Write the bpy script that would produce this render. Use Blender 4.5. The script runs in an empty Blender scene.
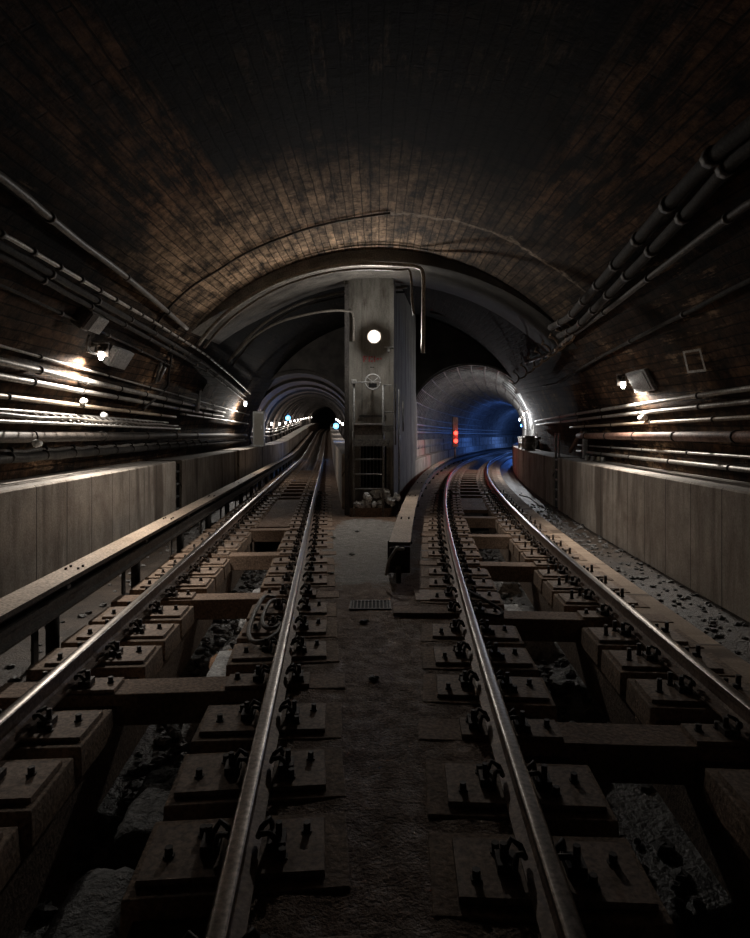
import bpy, bmesh, math, random
from mathutils import Vector, Matrix
random.seed(7)
PI = math.pi
S = bpy.context.scene
COL = S.collection

# ------------------------------------------------------------------ camera, world, exposure
F, HC, HOR = 620.0, 1.62, 435.0            # focal length in px of a 938 px high frame, eye height over the rail heads, horizon row
cam = bpy.data.cameras.new('camera'); co = bpy.data.objects.new('camera', cam); COL.objects.link(co)
co.location = (0, 0, HC); co.rotation_euler = (PI/2, 0, 0)
cam.lens = 36*F/938; cam.sensor_width = 36; cam.shift_y = -(469-HOR)/938; cam.clip_start = .05; cam.clip_end = 400
S.camera = co
S.view_settings.view_transform = 'Standard'; S.view_settings.look = 'None'; S.view_settings.gamma = 1
S.view_settings.use_curve_mapping = False
S.view_settings.exposure = 0.3
w = bpy.data.worlds.new('world'); S.world = w; w.use_nodes = True
w.node_tree.nodes['Background'].inputs[0].default_value = (.5, .55, .6, 1)
w.node_tree.nodes['Background'].inputs[1].default_value = .006

# light powers (W), each used by its lamp's builder
P_PILLAR, P_LEFT, P_RIGHT, P_LEFT_FAR, P_PORTAL = 165, 300, 200, 140, 220
P_TUNNEL, P_BLUE, P_RED = 42, 12, 24

# ------------------------------------------------------------------ materials
def nm(name):
    m = bpy.data.materials.new(name); m.use_nodes = True
    nt = m.node_tree; b = nt.nodes['Principled BSDF']
    return m, nt, b
def node(nt, t, **k):
    n = nt.nodes.new(t)
    for a, v in k.items():
        if a.startswith('i_'): n.inputs[a[2:].replace('_', ' ')].default_value = v
        else: setattr(n, a, v)
    return n
def ramp(nt, src, stops):
    r = nt.nodes.new('ShaderNodeValToRGB'); e = r.color_ramp.elements
    while len(e) < len(stops): e.new(.5)
    for i, (p, c) in enumerate(stops):
        e[i].position = p; e[i].color = (c, c, c, 1) if not hasattr(c, '__len__') else (*c, 1)
    nt.links.new(src, r.inputs[0]); return r.outputs[0]
def mixc(nt, f, a, b, mode='MIX'):
    n = nt.nodes.new('ShaderNodeMix'); n.data_type = 'RGBA'; n.blend_type = mode
    for s, i in ((f, 0), (a, 6), (b, 7)):
        if isinstance(s, (int, float)): n.inputs[i].default_value = s
        elif isinstance(s, tuple): n.inputs[i].default_value = (*s, 1) if len(s) == 3 else s
        else: nt.links.new(s, n.inputs[i])
    return n.outputs[2]
def mth(nt, op, a, b=None, c=None, clamp=False):
    n = nt.nodes.new('ShaderNodeMath'); n.operation = op; n.use_clamp = clamp
    for i, s in enumerate((a, b, c)):
        if s is None: continue
        if isinstance(s, (int, float)): n.inputs[i].default_value = s
        else: nt.links.new(s, n.inputs[i])
    return n.outputs[0]
def bump(nt, b, h, strength=.5, dist=.02):
    n = nt.nodes.new('ShaderNodeBump'); n.inputs['Strength'].default_value = strength; n.inputs['Distance'].default_value = dist
    nt.links.new(h, n.inputs['Height']); nt.links.new(n.outputs[0], b.inputs['Normal'])
def noise(nt, vec, scale, detail=6, rough=.6, scl=None):
    if scl:
        mp = node(nt, 'ShaderNodeMapping'); mp.inputs['Scale'].default_value = scl; nt.links.new(vec, mp.inputs[0]); vec = mp.outputs[0]
    n = node(nt, 'ShaderNodeTexNoise'); n.inputs['Scale'].default_value = scale; n.inputs['Detail'].default_value = detail
    n.inputs['Roughness'].default_value = rough; nt.links.new(vec, n.inputs['Vector']); return n.outputs['Fac']
def pos(nt): return nt.nodes.new('ShaderNodeNewGeometry').outputs['Position']
def objc(nt): return nt.nodes.new('ShaderNodeTexCoord').outputs['Object']
def uvc(nt): return nt.nodes.new('ShaderNodeTexCoord').outputs['UV']

def grime(name, c1, c2, scale=3, rough=.85, metal=0, bs=.4, bd=.01, fine=40, spec=.3, wpos=True):
    m, nt, b = nm(name)
    v = pos(nt) if wpos else objc(nt)
    n1 = noise(nt, v, scale, 8, .65); n2 = noise(nt, v, fine, 4, .6)
    f = ramp(nt, n1, [(.32, 0), (.68, 1)])
    c = mixc(nt, f, c1, c2)
    g = ramp(nt, n2, [(.32, .45), (.66, 1.2)])
    c = mixc(nt, 1.0, c, g, 'MULTIPLY')
    nt.links.new(c, b.inputs['Base Color'])
    b.inputs['Roughness'].default_value = rough; b.inputs['Metallic'].default_value = metal; b.inputs['Specular IOR Level'].default_value = spec
    bump(nt, b, mth(nt, 'ADD', n1, mth(nt, 'MULTIPLY', n2, .5)), bs, bd)
    return m
def emit(name, col, s):
    m, nt, b = nm(name); b.inputs['Base Color'].default_value = (*col, 1)
    b.inputs['Emission Color'].default_value = (*col, 1); b.inputs['Emission Strength'].default_value = s; return m

def vault_mat(name, brick=True, tint=(1, .86, .72)):
    m, nt, b = nm(name); uv = uvc(nt); p = pos(nt)
    sx = node(nt, 'ShaderNodeSeparateXYZ'); nt.links.new(p, sx.inputs[0])
    X, Y, Z = sx.outputs
    br = node(nt, 'ShaderNodeTexBrick'); br.inputs['Scale'].default_value = 1
    br.inputs['Brick Width'].default_value = 1.5; br.inputs['Row Height'].default_value = .125
    br.inputs['Mortar Size'].default_value = .011; br.inputs['Mortar Smooth'].default_value = .4; br.inputs['Bias'].default_value = 0
    br.inputs['Color1'].default_value = (.45, .45, .45, 1); br.inputs['Color2'].default_value = (1, 1, 1, 1); br.inputs['Mortar'].default_value = (.12, .12, .12, 1)
    wv = node(nt, 'ShaderNodeTexNoise'); wv.inputs['Scale'].default_value = 2.5; nt.links.new(p, wv.inputs['Vector'])
    va = node(nt, 'ShaderNodeVectorMath', operation='MULTIPLY_ADD'); va.inputs[1].default_value = (.05, .035, 0); nt.links.new(wv.outputs['Color'], va.inputs[0]); nt.links.new(uv, va.inputs[2])
    nt.links.new(va.outputs[0], br.inputs['Vector'])
    big = noise(nt, p, .45, 6, .62); med = noise(nt, p, 1.7, 8, .7); fin = noise(nt, p, 14, 6, .7)
    st = noise(nt, uv, 1.0, 8, .75, (.9, 5, 1))
    base = mixc(nt, ramp(nt, big, [(.4, 0), (.62, 1)]), (.15, .088, .052), (.30, .185, .11))
    base = mixc(nt, ramp(nt, med, [(.38, 0), (.62, .8)]), (.04, .028, .021), base)
    soot = ramp(nt, noise(nt, p, .8, 5, .6, (1, .6, 1)), [(.42, .3), (.6, 1)])
    base = mixc(nt, 1.0, base, soot, 'MULTIPLY')
    # painted shade: base colour darkens towards the crown, where lamp light falls off
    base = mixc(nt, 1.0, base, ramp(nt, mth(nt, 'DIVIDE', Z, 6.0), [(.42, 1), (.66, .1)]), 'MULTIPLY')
    # flaking limewash: band around the transverse joint, bare brick brightened with painted lamplight, a strip of flakes left of the crown, scattered flakes elsewhere
    wob = mth(nt, 'MULTIPLY', mth(nt, 'SUBTRACT', med, .5), 2.0)
    band = mth(nt, 'MULTIPLY', ramp(nt, mth(nt, 'DIVIDE', mth(nt, 'ADD', Y, wob), 20.0), [(.34, 0), (.43, 1), (.57, 1), (.63, 0)]),
               ramp(nt, mth(nt, 'DIVIDE', Z, 6.0), [(.5, 0), (.66, 1)]))
    side = ramp(nt, mth(nt, 'MULTIPLY_ADD', X, .1, .5), [(.12, 0), (.2, 1), (.5, .9), (.62, .35), (.72, .15)])
    band = mth(nt, 'MULTIPLY', band, side)
    rat = mth(nt, 'DIVIDE', X, mth(nt, 'MAXIMUM', mth(nt, 'SUBTRACT', Z, .3), .1))
    rat = mth(nt, 'MULTIPLY_ADD', rat, .25, .5)
    lft = mth(nt, 'MULTIPLY', ramp(nt, rat, [(.29, 0), (.345, 1), (.392, 1), (.397, 0)]), ramp(nt, mth(nt, 'DIVIDE', Y, 20.0), [(.15, .1), (.3, .8), (.4, 1), (.48, 0)]))
    rgt = mth(nt, 'MULTIPLY', ramp(nt, rat, [(.6, 0), (.62, .5), (.7, .5), (.74, 0)]), ramp(nt, mth(nt, 'DIVIDE', Y, 20.0), [(.36, 1), (.44, 0)]))
    flk = ramp(nt, st, [(.46, 0), (.56, 1)])
    base = mixc(nt, mth(nt, 'MULTIPLY', mth(nt, 'ADD', lft, rgt), ramp(nt, st, [(.44, .03), (.57, 1)])), base, (.36, .21, .125))
    flake = mth(nt, 'MULTIPLY', mth(nt, 'MULTIPLY', ramp(nt, st, [(.53, 0), (.58, 1)]), ramp(nt, big, [(.48, 0), (.58, 1)])), ramp(nt, mth(nt, 'DIVIDE', Z, 6.0), [(.48, .6), (.7, .12)]))
    fl = mth(nt, 'MAXIMUM', flake, mth(nt, 'MULTIPLY', band, ramp(nt, st, [(.38, .08), (.56, 1)])))
    base = mixc(nt, fl, base, (.66, .51, .38))
    base = mixc(nt, 1.0, base, ramp(nt, noise(nt, p, 5, 6, .75), [(.36, .25), (.6, 1.25)]), 'MULTIPLY')
    if brick:
        base = mixc(nt, .85, base, br.outputs['Color'], 'MULTIPLY')
    # pale mineral crust that seeped out along the joint right of the crown
    jy = mth(nt, 'ABSOLUTE', mth(nt, 'SUBTRACT', Y, mth(nt, 'MULTIPLY_ADD', noise(nt, p, 1.3, 5, .7), 1.6, 8.75)))
    cr = mth(nt, 'MULTIPLY', ramp(nt, jy, [(.0, 1), (.13, .0)]), ramp(nt, mth(nt, 'MULTIPLY_ADD', X, .1, .5), [(.46, 0), (.52, 1), (.78, 1), (.84, 0)]))
    cr = mth(nt, 'MULTIPLY', cr, ramp(nt, Z, [(.0, 0), (1, 1)]))
    base = mixc(nt, mth(nt, 'MULTIPLY', cr, ramp(nt, fin, [(.4, .3), (.6, 1)])), base, (.5, .46, .42))
    base = mixc(nt, 1.0, base, tint, 'MULTIPLY')
    nt.links.new(base, b.inputs['Base Color'])
    b.inputs['Roughness'].default_value = .9; b.inputs['Specular IOR Level'].default_value = .15
    h = mth(nt, 'ADD', mth(nt, 'MULTIPLY', br.outputs['Fac'], -.8 if brick else 0), mth(nt, 'ADD', mth(nt, 'MULTIPLY', fin, .6), med))
    bump(nt, b, h, .9, .05)
    return m

def concrete_mat(name, c1, c2, seam=.62, stain=.8, dark=.35):
    """board-marked concrete: seams across the run (uv.x is metres along), streaks running down"""
    m, nt, b = nm(name); uv = uvc(nt); p = pos(nt)
    s = node(nt, 'ShaderNodeSeparateXYZ'); nt.links.new(uv, s.inputs[0]); U, V = s.outputs[0], s.outputs[1]
    n1 = noise(nt, p, 2.2, 8, .65); fin = noise(nt, p, 45, 4, .6)
    run = mth(nt, 'ADD', mth(nt, 'MULTIPLY', noise(nt, uv, 1, 8, .75, (3.2, .5, 1)), .6), mth(nt, 'MULTIPLY', noise(nt, p, 1.1, 6, .7), .4))
    run2 = noise(nt, uv, 1, 3, .5, (1.1, .16, 1))
    c = mixc(nt, ramp(nt, n1, [(.35, 0), (.65, 1)]), c1, c2)
    c = mixc(nt, mth(nt, 'MULTIPLY', ramp(nt, run, [(.49, 0), (.60, 1)]), stain), c, (c1[0]*.33, c1[1]*.28, c1[2]*.24))
    c = mixc(nt, mth(nt, 'MULTIPLY', ramp(nt, run2, [(.56, 0), (.62, 1)]), .75), c, (c1[0]*.28, c1[1]*.24, c1[2]*.22))
    fr = mth(nt, 'FRACT', mth(nt, 'DIVIDE', mth(nt, 'ADD', U, 100.0), seam))
    sm = ramp(nt, mth(nt, 'ABSOLUTE', mth(nt, 'SUBTRACT', fr, .5)), [(.482, 1), (.492, dark)])
    c = mixc(nt, 1.0, c, sm, 'MULTIPLY')
    c = mixc(nt, 1.0, c, ramp(nt, fin, [(.3, .7), (.7, 1.1)]), 'MULTIPLY')
    nt.links.new(c, b.inputs['Base Color']); b.inputs['Roughness'].default_value = .85; b.inputs['Specular IOR Level'].default_value = .25
    bump(nt, b, mth(nt, 'ADD', mth(nt, 'ADD', sm, n1), mth(nt, 'MULTIPLY', fin, .4)), .45, .015)
    return m

def floor_mat():
    m, nt, b = nm('dusty_floor'); p = pos(nt)
    s = node(nt, 'ShaderNodeSeparateXYZ'); nt.links.new(p, s.inputs[0]); X, Y, Z = s.outputs
    n1 = noise(nt, p, 1.5, 8, .65); n2 = noise(nt, p, 9, 6, .7); n3 = noise(nt, p, 55, 3, .6)
    c = mixc(nt, ramp(nt, n1, [(.35, 0), (.65, 1)]), (.17, .105, .07), (.28, .18, .12))
    c = mixc(nt, ramp(nt, n2, [(.45, 0), (.7, .6)]), c, (.07, .05, .038))
    # pale cement patch poured in front of the pillar
    d = mth(nt, 'ADD', mth(nt, 'POWER', mth(nt, 'DIVIDE', mth(nt, 'SUBTRACT', X, -.1), .95), 2.0), mth(nt, 'POWER', mth(nt, 'DIVIDE', mth(nt, 'SUBTRACT', Y, 10.6), 3.0), 2.0))
    d = mth(nt, 'ADD', d, mth(nt, 'MULTIPLY', mth(nt, 'SUBTRACT', n1, .5), 2.2))
    pt = ramp(nt, d, [(.75, 1), (1.0, 0)])
    grey = mixc(nt, ramp(nt, n2, [(.35, 0), (.65, 1)]), (.16, .155, .145), (.46, .44, .41))
    c = mixc(nt, mth(nt, 'MULTIPLY', pt, .85), c, grey)
    c = mixc(nt, 1.0, c, ramp(nt, n3, [(.32, .45), (.66, 1.2)]), 'MULTIPLY')
    nt.links.new(c, b.inputs['Base Color']); nt.links.new(ramp(nt, n2, [(.3, .55), (.6, .9)]), b.inputs['Roughness'])
    b.inputs['Specular IOR Level'].default_value = .3
    bump(nt, b, mth(nt, 'ADD', n2, mth(nt, 'MULTIPLY', n3, .5)), .8, .05)
    return m

M = {}
M['vault'] = vault_mat('shaded_sooty_brick')
M['dark_vault'] = vault_mat('darker_vault_brick', True, (.5, .46, .42))  # same brick shader, tinted darker beyond the arch
M['tunnel'] = grime('tunnel_render', (.06, .045, .038), (.22, .165, .14), 1.1, .7, 0, .5, .02)
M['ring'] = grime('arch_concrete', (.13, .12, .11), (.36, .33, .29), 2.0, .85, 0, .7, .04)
_n = M['ring'].node_tree; _b = _n.nodes['Principled BSDF']; _c = _b.inputs['Base Color'].links[0].from_socket           # arch colour darkens towards its right half
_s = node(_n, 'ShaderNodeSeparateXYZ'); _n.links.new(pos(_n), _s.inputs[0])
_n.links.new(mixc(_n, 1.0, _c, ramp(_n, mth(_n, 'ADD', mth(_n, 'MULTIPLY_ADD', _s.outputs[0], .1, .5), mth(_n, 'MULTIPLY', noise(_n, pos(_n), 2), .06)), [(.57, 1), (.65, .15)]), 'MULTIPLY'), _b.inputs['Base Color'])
M['dark_conc'] = grime('dark_concrete', (.05, .045, .045), (.12, .11, .1), 1.5, .85, 0, .5, .02)
M['bench'] = concrete_mat('board_marked_concrete', (.36, .30, .25), (.62, .55, .475), .8, .6)
M['bench_top'] = grime('bench_top_concrete', (.3, .27, .24), (.5, .45, .4), 2.5, .8)
M['pillar'] = concrete_mat('pillar_concrete', (.17, .16, .14), (.30, .285, .255), .9, .8, .7)
M['floor'] = floor_mat()
M['bed'] = grime('track_bed_concrete', (.14, .10, .075), (.27, .20, .15), 2.5, .85, 0, .6, .03)
M['strip'] = concrete_mat('edge_strip_concrete', (.34, .255, .19), (.52, .40, .30), 1.7, .4, .4)
M['gutter'] = grime('gutter_mud', (.025, .02, .016), (.10, .075, .058), 3, .5, 0, 1, .04)
M['trough'] = grime('wet_trough_sludge', (.02, .019, .018), (.16, .15, .14), 2.2, .38, 0, 1, .06, 22, .6)
M['rubble'] = grime('rubble_stone', (.05, .05, .05), (.24, .23, .22), 5, .6, 0, .5, .02)
M['tie'] = grime('dusty_tie', (.22, .155, .11), (.38, .275, .20), 4, .85, 0, .6, .02)
M['tie_side'] = grime('old_timber', (.24, .16, .11), (.36, .25, .18), 3, .8, 0, .6, .02)
M['plate'] = grime('rusty_plate', (.22, .155, .115), (.38, .285, .22), 6, .7, .15, .4, .01)
M['bolt'] = grime('dark_bolt', (.035, .027, .022), (.09, .068, .055), 12, .6, .4, .3, .005)
M['rail'] = grime('rusty_rail', (.14, .095, .07), (.26, .19, .15), 5, .6, .3, .3, .005)
M['head'] = grime('polished_rail_head', (.20, .175, .155), (.34, .305, .275), 3, .33, 1, .05, .002)
M['board'] = grime('cover_board', (.42, .32, .24), (.62, .49, .38), 2.5, .7, 0, .3, .01)  # pale board top, wall lamp's light painted into its colour
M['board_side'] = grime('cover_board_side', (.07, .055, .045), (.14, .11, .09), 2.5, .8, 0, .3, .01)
M['steel_dark'] = grime('dark_steel', (.05, .043, .038), (.12, .10, .085), 5, .65, .3, .3, .005)
M['pipe'] = grime('galvanised_pipe', (.22, .20, .18), (.46, .42, .37), 6, .5, .4, .2, .004)
M['pipe_tan'] = grime('tan_pipe', (.36, .27, .19), (.55, .44, .32), 3, .5, .1, .2, .004)
M['pipe_red'] = grime('rust_red_pipe', (.15, .085, .06), (.34, .19, .14), 6, .65, .1, .2, .004)
M['cable'] = grime('black_cable', (.022, .019, .017), (.06, .052, .045), 4, .85, 0, .2, .004)
M['cable_grey'] = grime('grey_hose', (.13, .115, .10), (.24, .21, .18), 4, .5, 0, .2, .004)
M['box'] = grime('pale_box_metal', (.3, .3, .3), (.45, .45, .45), 4, .5, .2, .2, .004)
M['paint'] = grime('light_grey_paint', (.36, .36, .36), (.58, .58, .57), 6, .5, .1, .2, .004)
M['rack'] = grime('cable_rack_steel', (.34, .32, .3), (.6, .57, .53), 4, .4, .5, .2, .004)
M['white'] = grime('white_scrap', (.45, .45, .44), (.85, .84, .82), 9, .5, 0, .6, .02)
M['redpaint'] = grime('faded_red_paint', (.26, .05, .05), (.36, .09, .09), 20, .7)
M['chalk'] = grime('white_wall_paint', (.5, .48, .45), (.8, .78, .74), 12, .8)
M['cream'] = grime('cream_plastic', (.6, .52, .38), (.75, .68, .52), 8, .5)
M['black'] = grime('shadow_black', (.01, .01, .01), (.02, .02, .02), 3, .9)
M['cage'] = grime('grey_cage_steel', (.16, .16, .155), (.3, .3, .29), 8, .45, .4, .2, .004)
M['e_white'] = emit('lit_white_lamp', (.9, .96, 1), 2.4)
M['e_warm'] = emit('lit_warm_lamp', (1, .93, .84), 30)
M['e_small'] = emit('lit_small_lamp', (1, .94, .88), 9)
M['e_blue'] = emit('lit_blue_lamp', (.12, .42, 1), 4)
M['e_red'] = emit('lit_red_signal', (1, .05, .03), 4)

# ------------------------------------------------------------------ mesh helpers
class MB:
    def __init__(s): s.v = []; s.f = []; s.m = []; s.uv = {}; s.sm = []
    def face(s, idx, m=0, uv=None, sm=False):
        s.f.append(tuple(idx)); s.m.append(m); s.sm.append(sm)
        if uv: s.uv[len(s.f)-1] = uv
    def box(s, c, d, rz=0, m=0, top=None, tap=0):
        o = len(s.v); cx, cy, cz = c; a, b, h = d[0]/2, d[1]/2, d[2]/2
        cr, sr = math.cos(rz), math.sin(rz)
        for z, t in ((-h, 0), (h, tap)):
            for x, y in ((-a+t, -b+t), (a-t, -b+t), (a-t, b-t), (-a+t, b-t)):
                s.v.append((cx+x*cr-y*sr, cy+x*sr+y*cr, cz+z))
        for i, q in enumerate(((3, 2, 1, 0), (4, 5, 6, 7), (0, 1, 5, 4), (1, 2, 6, 5), (2, 3, 7, 6), (3, 0, 4, 7))):
            s.face([o+k for k in q], (top if (top is not None and i == 1) else m))
        return s
    def prism(s, poly, z0, z1, m=0):
        o = len(s.v); n = len(poly)
        for z in (z0, z1):
            for p in poly: s.v.append((p[0], p[1], z))
        per = [0]
        for i in range(n): per.append(per[-1]+math.dist(poly[i], poly[(i+1) % n]))
        for i in range(n):
            j = (i+1) % n
            s.face((o+i, o+j, o+n+j, o+n+i), m, [(per[i], z0), (per[i+1], z0), (per[i+1], z1), (per[i], z1)])
        s.face([o+i for i in reversed(range(n))], m); s.face([o+n+i for i in range(n)], m)
        return s
    def tube(s, pts, r, seg=8, m=0, caps=True, rr=None):
        pts = [Vector(p) for p in pts]; o = len(s.v); n = len(pts)
        up = None
        for i, p in enumerate(pts):
            t = (pts[min(i+1, n-1)]-pts[max(i-1, 0)]).normalized()
            if up is None: up = Vector((0, 0, 1)) if abs(t.z) < .9 else Vector((1, 0, 0))
            a = t.cross(up).normalized(); b = a.cross(t).normalized(); up = b
            R = rr[i] if rr else r
            for k in range(seg):
                q = 2*PI*k/seg; s.v.append(tuple(p+a*(R*math.cos(q))+b*(R*math.sin(q))))
        for i in range(n-1):
            for k in range(seg):
                l = (k+1) % seg
                s.face((o+i*seg+k, o+i*seg+l, o+(i+1)*seg+l, o+(i+1)*seg+k), m, None, seg > 5)
        if caps:
            s.face([o+k for k in reversed(range(seg))], m); s.face([o+(n-1)*seg+k for k in range(seg)], m)
        return s
    def torus(s, c, R, r, ax='y', a0=0, a1=2*PI, n=24, seg=6, m=0):
        pts = []
        for i in range(n+1):
            a = a0+(a1-a0)*i/n; x, y = R*math.cos(a), R*math.sin(a)
            d = {'y': (x, 0, y), 'z': (x, y, 0), 'x': (0, x, y)}[ax]
            pts.append((c[0]+d[0], c[1]+d[1], c[2]+d[2]))
        return s.tube(pts, r, seg, m)
    def ball(s, c, r, m=0, n=10, k=7, jit=0, sq=(1, 1, 1)):
        o = len(s.v)
        for i in range(k+1):
            a = PI*i/k
            for j in range(n):
                b = 2*PI*j/n; q = r*(1+random.uniform(-jit, jit))
                s.v.append((c[0]+q*sq[0]*math.sin(a)*math.cos(b), c[1]+q*sq[1]*math.sin(a)*math.sin(b), c[2]+q*sq[2]*math.cos(a)))
        for i in range(k):
            for j in range(n):
                l = (j+1) % n; s.face((o+i*n+j, o+(i+1)*n+j, o+(i+1)*n+l, o+i*n+l), m, None, jit == 0)
        return s
    def sweep(s, prof, path, ys, mats=None, closed=False, sm=False, caps=False):
        """prof: (offset across, height) or a function of y; swept along a path"""
        o = len(s.v); P0 = prof(ys[0]) if callable(prof) else prof; n = len(P0); dist = 0; prev = None; D = []
        arc = [0]
        for i in range(n-1): arc.append(arc[-1]+math.dist(P0[i], P0[i+1]))
        for y in ys:
            P = prof(y) if callable(prof) else prof
            x, yy, z, nx, ny = path(y)
            if prev: dist += math.dist(prev, (x, yy))
            prev = (x, yy); D.append(dist)
            for (a, h) in P: s.v.append((x+nx*a, yy+ny*a, z+h))
        for i in range(len(ys)-1):
            for j in range(n if closed else n-1):
                l = (j+1) % n
                m = mats[j] if mats else 0
                va, vb = arc[j], (arc[l] if l else arc[j]+.1)
                s.face((o+i*n+j, o+(i+1)*n+j, o+(i+1)*n+l, o+i*n+l), m, [(D[i], va), (D[i+1], va), (D[i+1], vb), (D[i], vb)], sm)
        if caps and closed:
            s.face([o+j for j in range(n)], mats[0] if mats else 0); s.face([o+(len(ys)-1)*n+j for j in reversed(range(n))], mats[0] if mats else 0)
        return s
    def mesh(s, name, mats):
        me = bpy.data.meshes.new(name); me.from_pydata(s.v, [], s.f)
        for k in (mats if isinstance(mats, (list, tuple)) else [mats]): me.materials.append(M[k])
        me.polygons.foreach_set('material_index', s.m); me.polygons.foreach_set('use_smooth', s.sm)
        if s.uv:
            u = me.uv_layers.new(name='UVMap')
            for fi, q in s.uv.items():
                for li, c in zip(me.polygons[fi].loop_indices, q): u.data[li].uv = c
        me.validate(); me.update(); return me
    def obj(s, name, mats, parent=None, bevel=0):
        me = s.mesh(name, mats); o = bpy.data.objects.new(name, me); COL.objects.link(o)
        if parent: o.parent = parent
        if bevel:
            b = o.modifiers.new('bevel', 'BEVEL'); b.width = bevel; b.segments = 2; b.limit_method = 'ANGLE'
        return o
def tag(o, label=None, cat=None, group=None, kind=None):
    for k, v in (('label', label), ('category', cat), ('group', group), ('kind', kind)):
        if v: o[k] = v
    return o
def thing(name, label, cat, loc=(0, 0, 0), rz=0, group=None):
    o = bpy.data.objects.new(name, None); COL.objects.link(o); o.empty_display_size = .1
    o.location = loc; o.rotation_euler = (0, 0, rz); return tag(o, label, cat, group)
def struct(mb, name, mats): return tag(mb.obj(name, mats), kind='structure')
def copy_tree(o, parent=None):
    c = o.copy(); COL.objects.link(c)
    if parent: c.parent = parent
    for ch in list(o.children):
        copy_tree(ch, c)
    return c
def frange(a, b, st):
    n = max(1, int(round((b-a)/st))); return [a+(b-a)*i/n for i in range(n+1)]
ORD = ['nearest to the camera', 'second', 'third', 'fourth', 'fifth', 'sixth', 'seventh', 'eighth', 'ninth', 'tenth', 'eleventh', 'twelfth', 'thirteenth', 'fourteenth', 'fifteenth', 'sixteenth']
def nth(i): return ORD[0] if i == 0 else ORD[i]+' from the camera'

# ------------------------------------------------------------------ track centre lines
def frame(fx, fz):
    def p(y):
        m = (fx(y+.05)-fx(y-.05))/.1; q = math.hypot(1, m)
        return (fx(y), y, fz(y), 1/q, -m/q)
    return p
def sm01(t): t = max(0, min(1, t)); return t*t*(3-2*t)
def xl(y): return -1.12-.0755*y+(.0009*(y-105)**2 if y > 105 else 0)
def zl(y): return 0 if y < 38 else (.0011*(y-38)**2 if y < 54 else .0011*256+.0352*(y-54))
KR = [(-20, .45), (-8, .9), (0, 1.3), (4, 1.52), (8, 1.80), (12, 2.14), (16, 2.56), (22, 3.33), (28, 4.28), (37, 6.05), (46, 8.35), (56, 11.3), (66, 14.9), (76, 19.0), (90, 25.8), (100, 31)]
def xr(y):
    for i in range(1, len(KR)-2):
        if y <= KR[i+1][0] or i == len(KR)-3: break
    (x0, a), (x1, b), (x2, c), (x3, d) = KR[i-1:i+3]
    t = (y-x1)/(x2-x1); h = x2-x1; m1 = (c-a)/(x2-x0)*h; m2 = (d-b)/(x3-x1)*h
    return (2*t**3-3*t*t+1)*b+(t**3-2*t*t+t)*m1+(-2*t**3+3*t*t)*c+(t**3-t*t)*m2
PL = frame(xl, zl); PR = frame(xr, lambda y: 0.0)
def on(path, y, off, z=0):
    x, yy, zz, nx, ny = path(y); return (x+nx*off, yy+ny*off, zz+z)
def head(path, y): _, _, _, nx, ny = path(y); return math.atan2(ny, nx)
G = .7525
# vault: round, springing from both walls, so it widens as the tracks part
def vL(y): return xl(y)-2.88
def vR(y): return xr(y)+2.87
def vC(y): return (vL(y)+vR(y))/2
def vRad(y): return (vR(y)-vL(y))/2
ZC = .30
def vp(y, th, inset=0):
    r = vRad(y)-inset; return (vC(y)+r*math.cos(th), y, ZC+r*math.sin(th))
def hit(px, py, inset=0):
    """where the sight line through a point of the photo meets the vault: (y, angle)"""
    dx, dz = (px-375)/F, (HOR-py)/F; a, b = .3, 60.0
    for _ in range(60):
        y = (a+b)/2; X, Z = dx*y, HC+dz*y
        if math.hypot(X-vC(y), Z-ZC) < vRad(y)-inset: a = y
        else: b = y
    return a, math.atan2(HC+dz*a-ZC, dx*a-vC(a))
def at(px, py, y): return ((px-375)/F*y, y, HC+(HOR-py)/F*y)
def wallx(y, z, side, inset=0):
    r = vRad(y)-inset; return vC(y)+side*math.sqrt(max(.01, r*r-(z-ZC)**2))

# ------------------------------------------------------------------ structure: floors
Y0 = -5.0
ysL = frange(Y0, 60, .5)+frange(62, 150, 2)
ysR = frange(Y0, 90, .5)
mb = MB(); mb.sweep([(-2.12, -.5), (-1.25, -.5), (-1.2, -.3), (-1.18, -.27), (-.36, -.27), (-.34, -.78)], PL, ysL, [1, 1, 0, 0, 0])
mb.sweep([(.34, -.78), (.36, -.27), (.72, -.27), (.74, -.2)], PL, ysL, [0, 0, 0])
struct(mb, 'floor', ['bed', 'gutter'])
mb = MB(); mb.sweep([(-.74, -.2), (-.72, -.27), (-.36, -.27), (-.34, -.78)], PR, ysR, [0, 0, 0])
mb.sweep([(.34, -.78), (.36, -.27), (1.0, -.27), (1.02, -.2)], PR, ysR, [0, 0, 0])
struct(mb, 'floor', 'bed')
mb = MB(); mb.sweep([(1.02, -.2), (1.4, -.205)], PR, ysR); struct(mb, 'floor', 'strip')
mb = MB(); mb.sweep([(1.4, -.205), (1.43, -.27), (2.12, -.27)], PR, ysR); struct(mb, 'floor', 'gutter')
for P, ys in ((PL, ysL), (PR, ysR)):
    mb = MB(); mb.sweep([(-.36, -.75), (-.1, -.78), (.1, -.77), (.36, -.74)], P, ys); struct(mb, 'floor', 'trough')
mb = MB(); n = 6                                                    # centre floor, from the left track's bed to the right track's
ysC = frange(Y0, 32, .5)
for y in ysC:
    a = on(PL, y, .74, -.2); b = on(PR, y, -.74, -.2)
    for k in range(n+1):
        t = k/n; mb.v.append((a[0]+(b[0]-a[0])*t, a[1]+(b[1]-a[1])*t, -.2+.008*math.sin(y*3+k*2)*(0 < k < n)))
for i in range(len(ysC)-1):
    for k in range(n): q = i*(n+1)+k; mb.face((q, q+1, q+n+2, q+n+1))
struct(mb, 'floor', 'floor')
mb = MB(); mb.sweep([(.74, -.2), (1.5, -.2)], PL, frange(30, 60, 1)+frange(62, 150, 2)); struct(mb, 'floor', 'bed')
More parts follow.
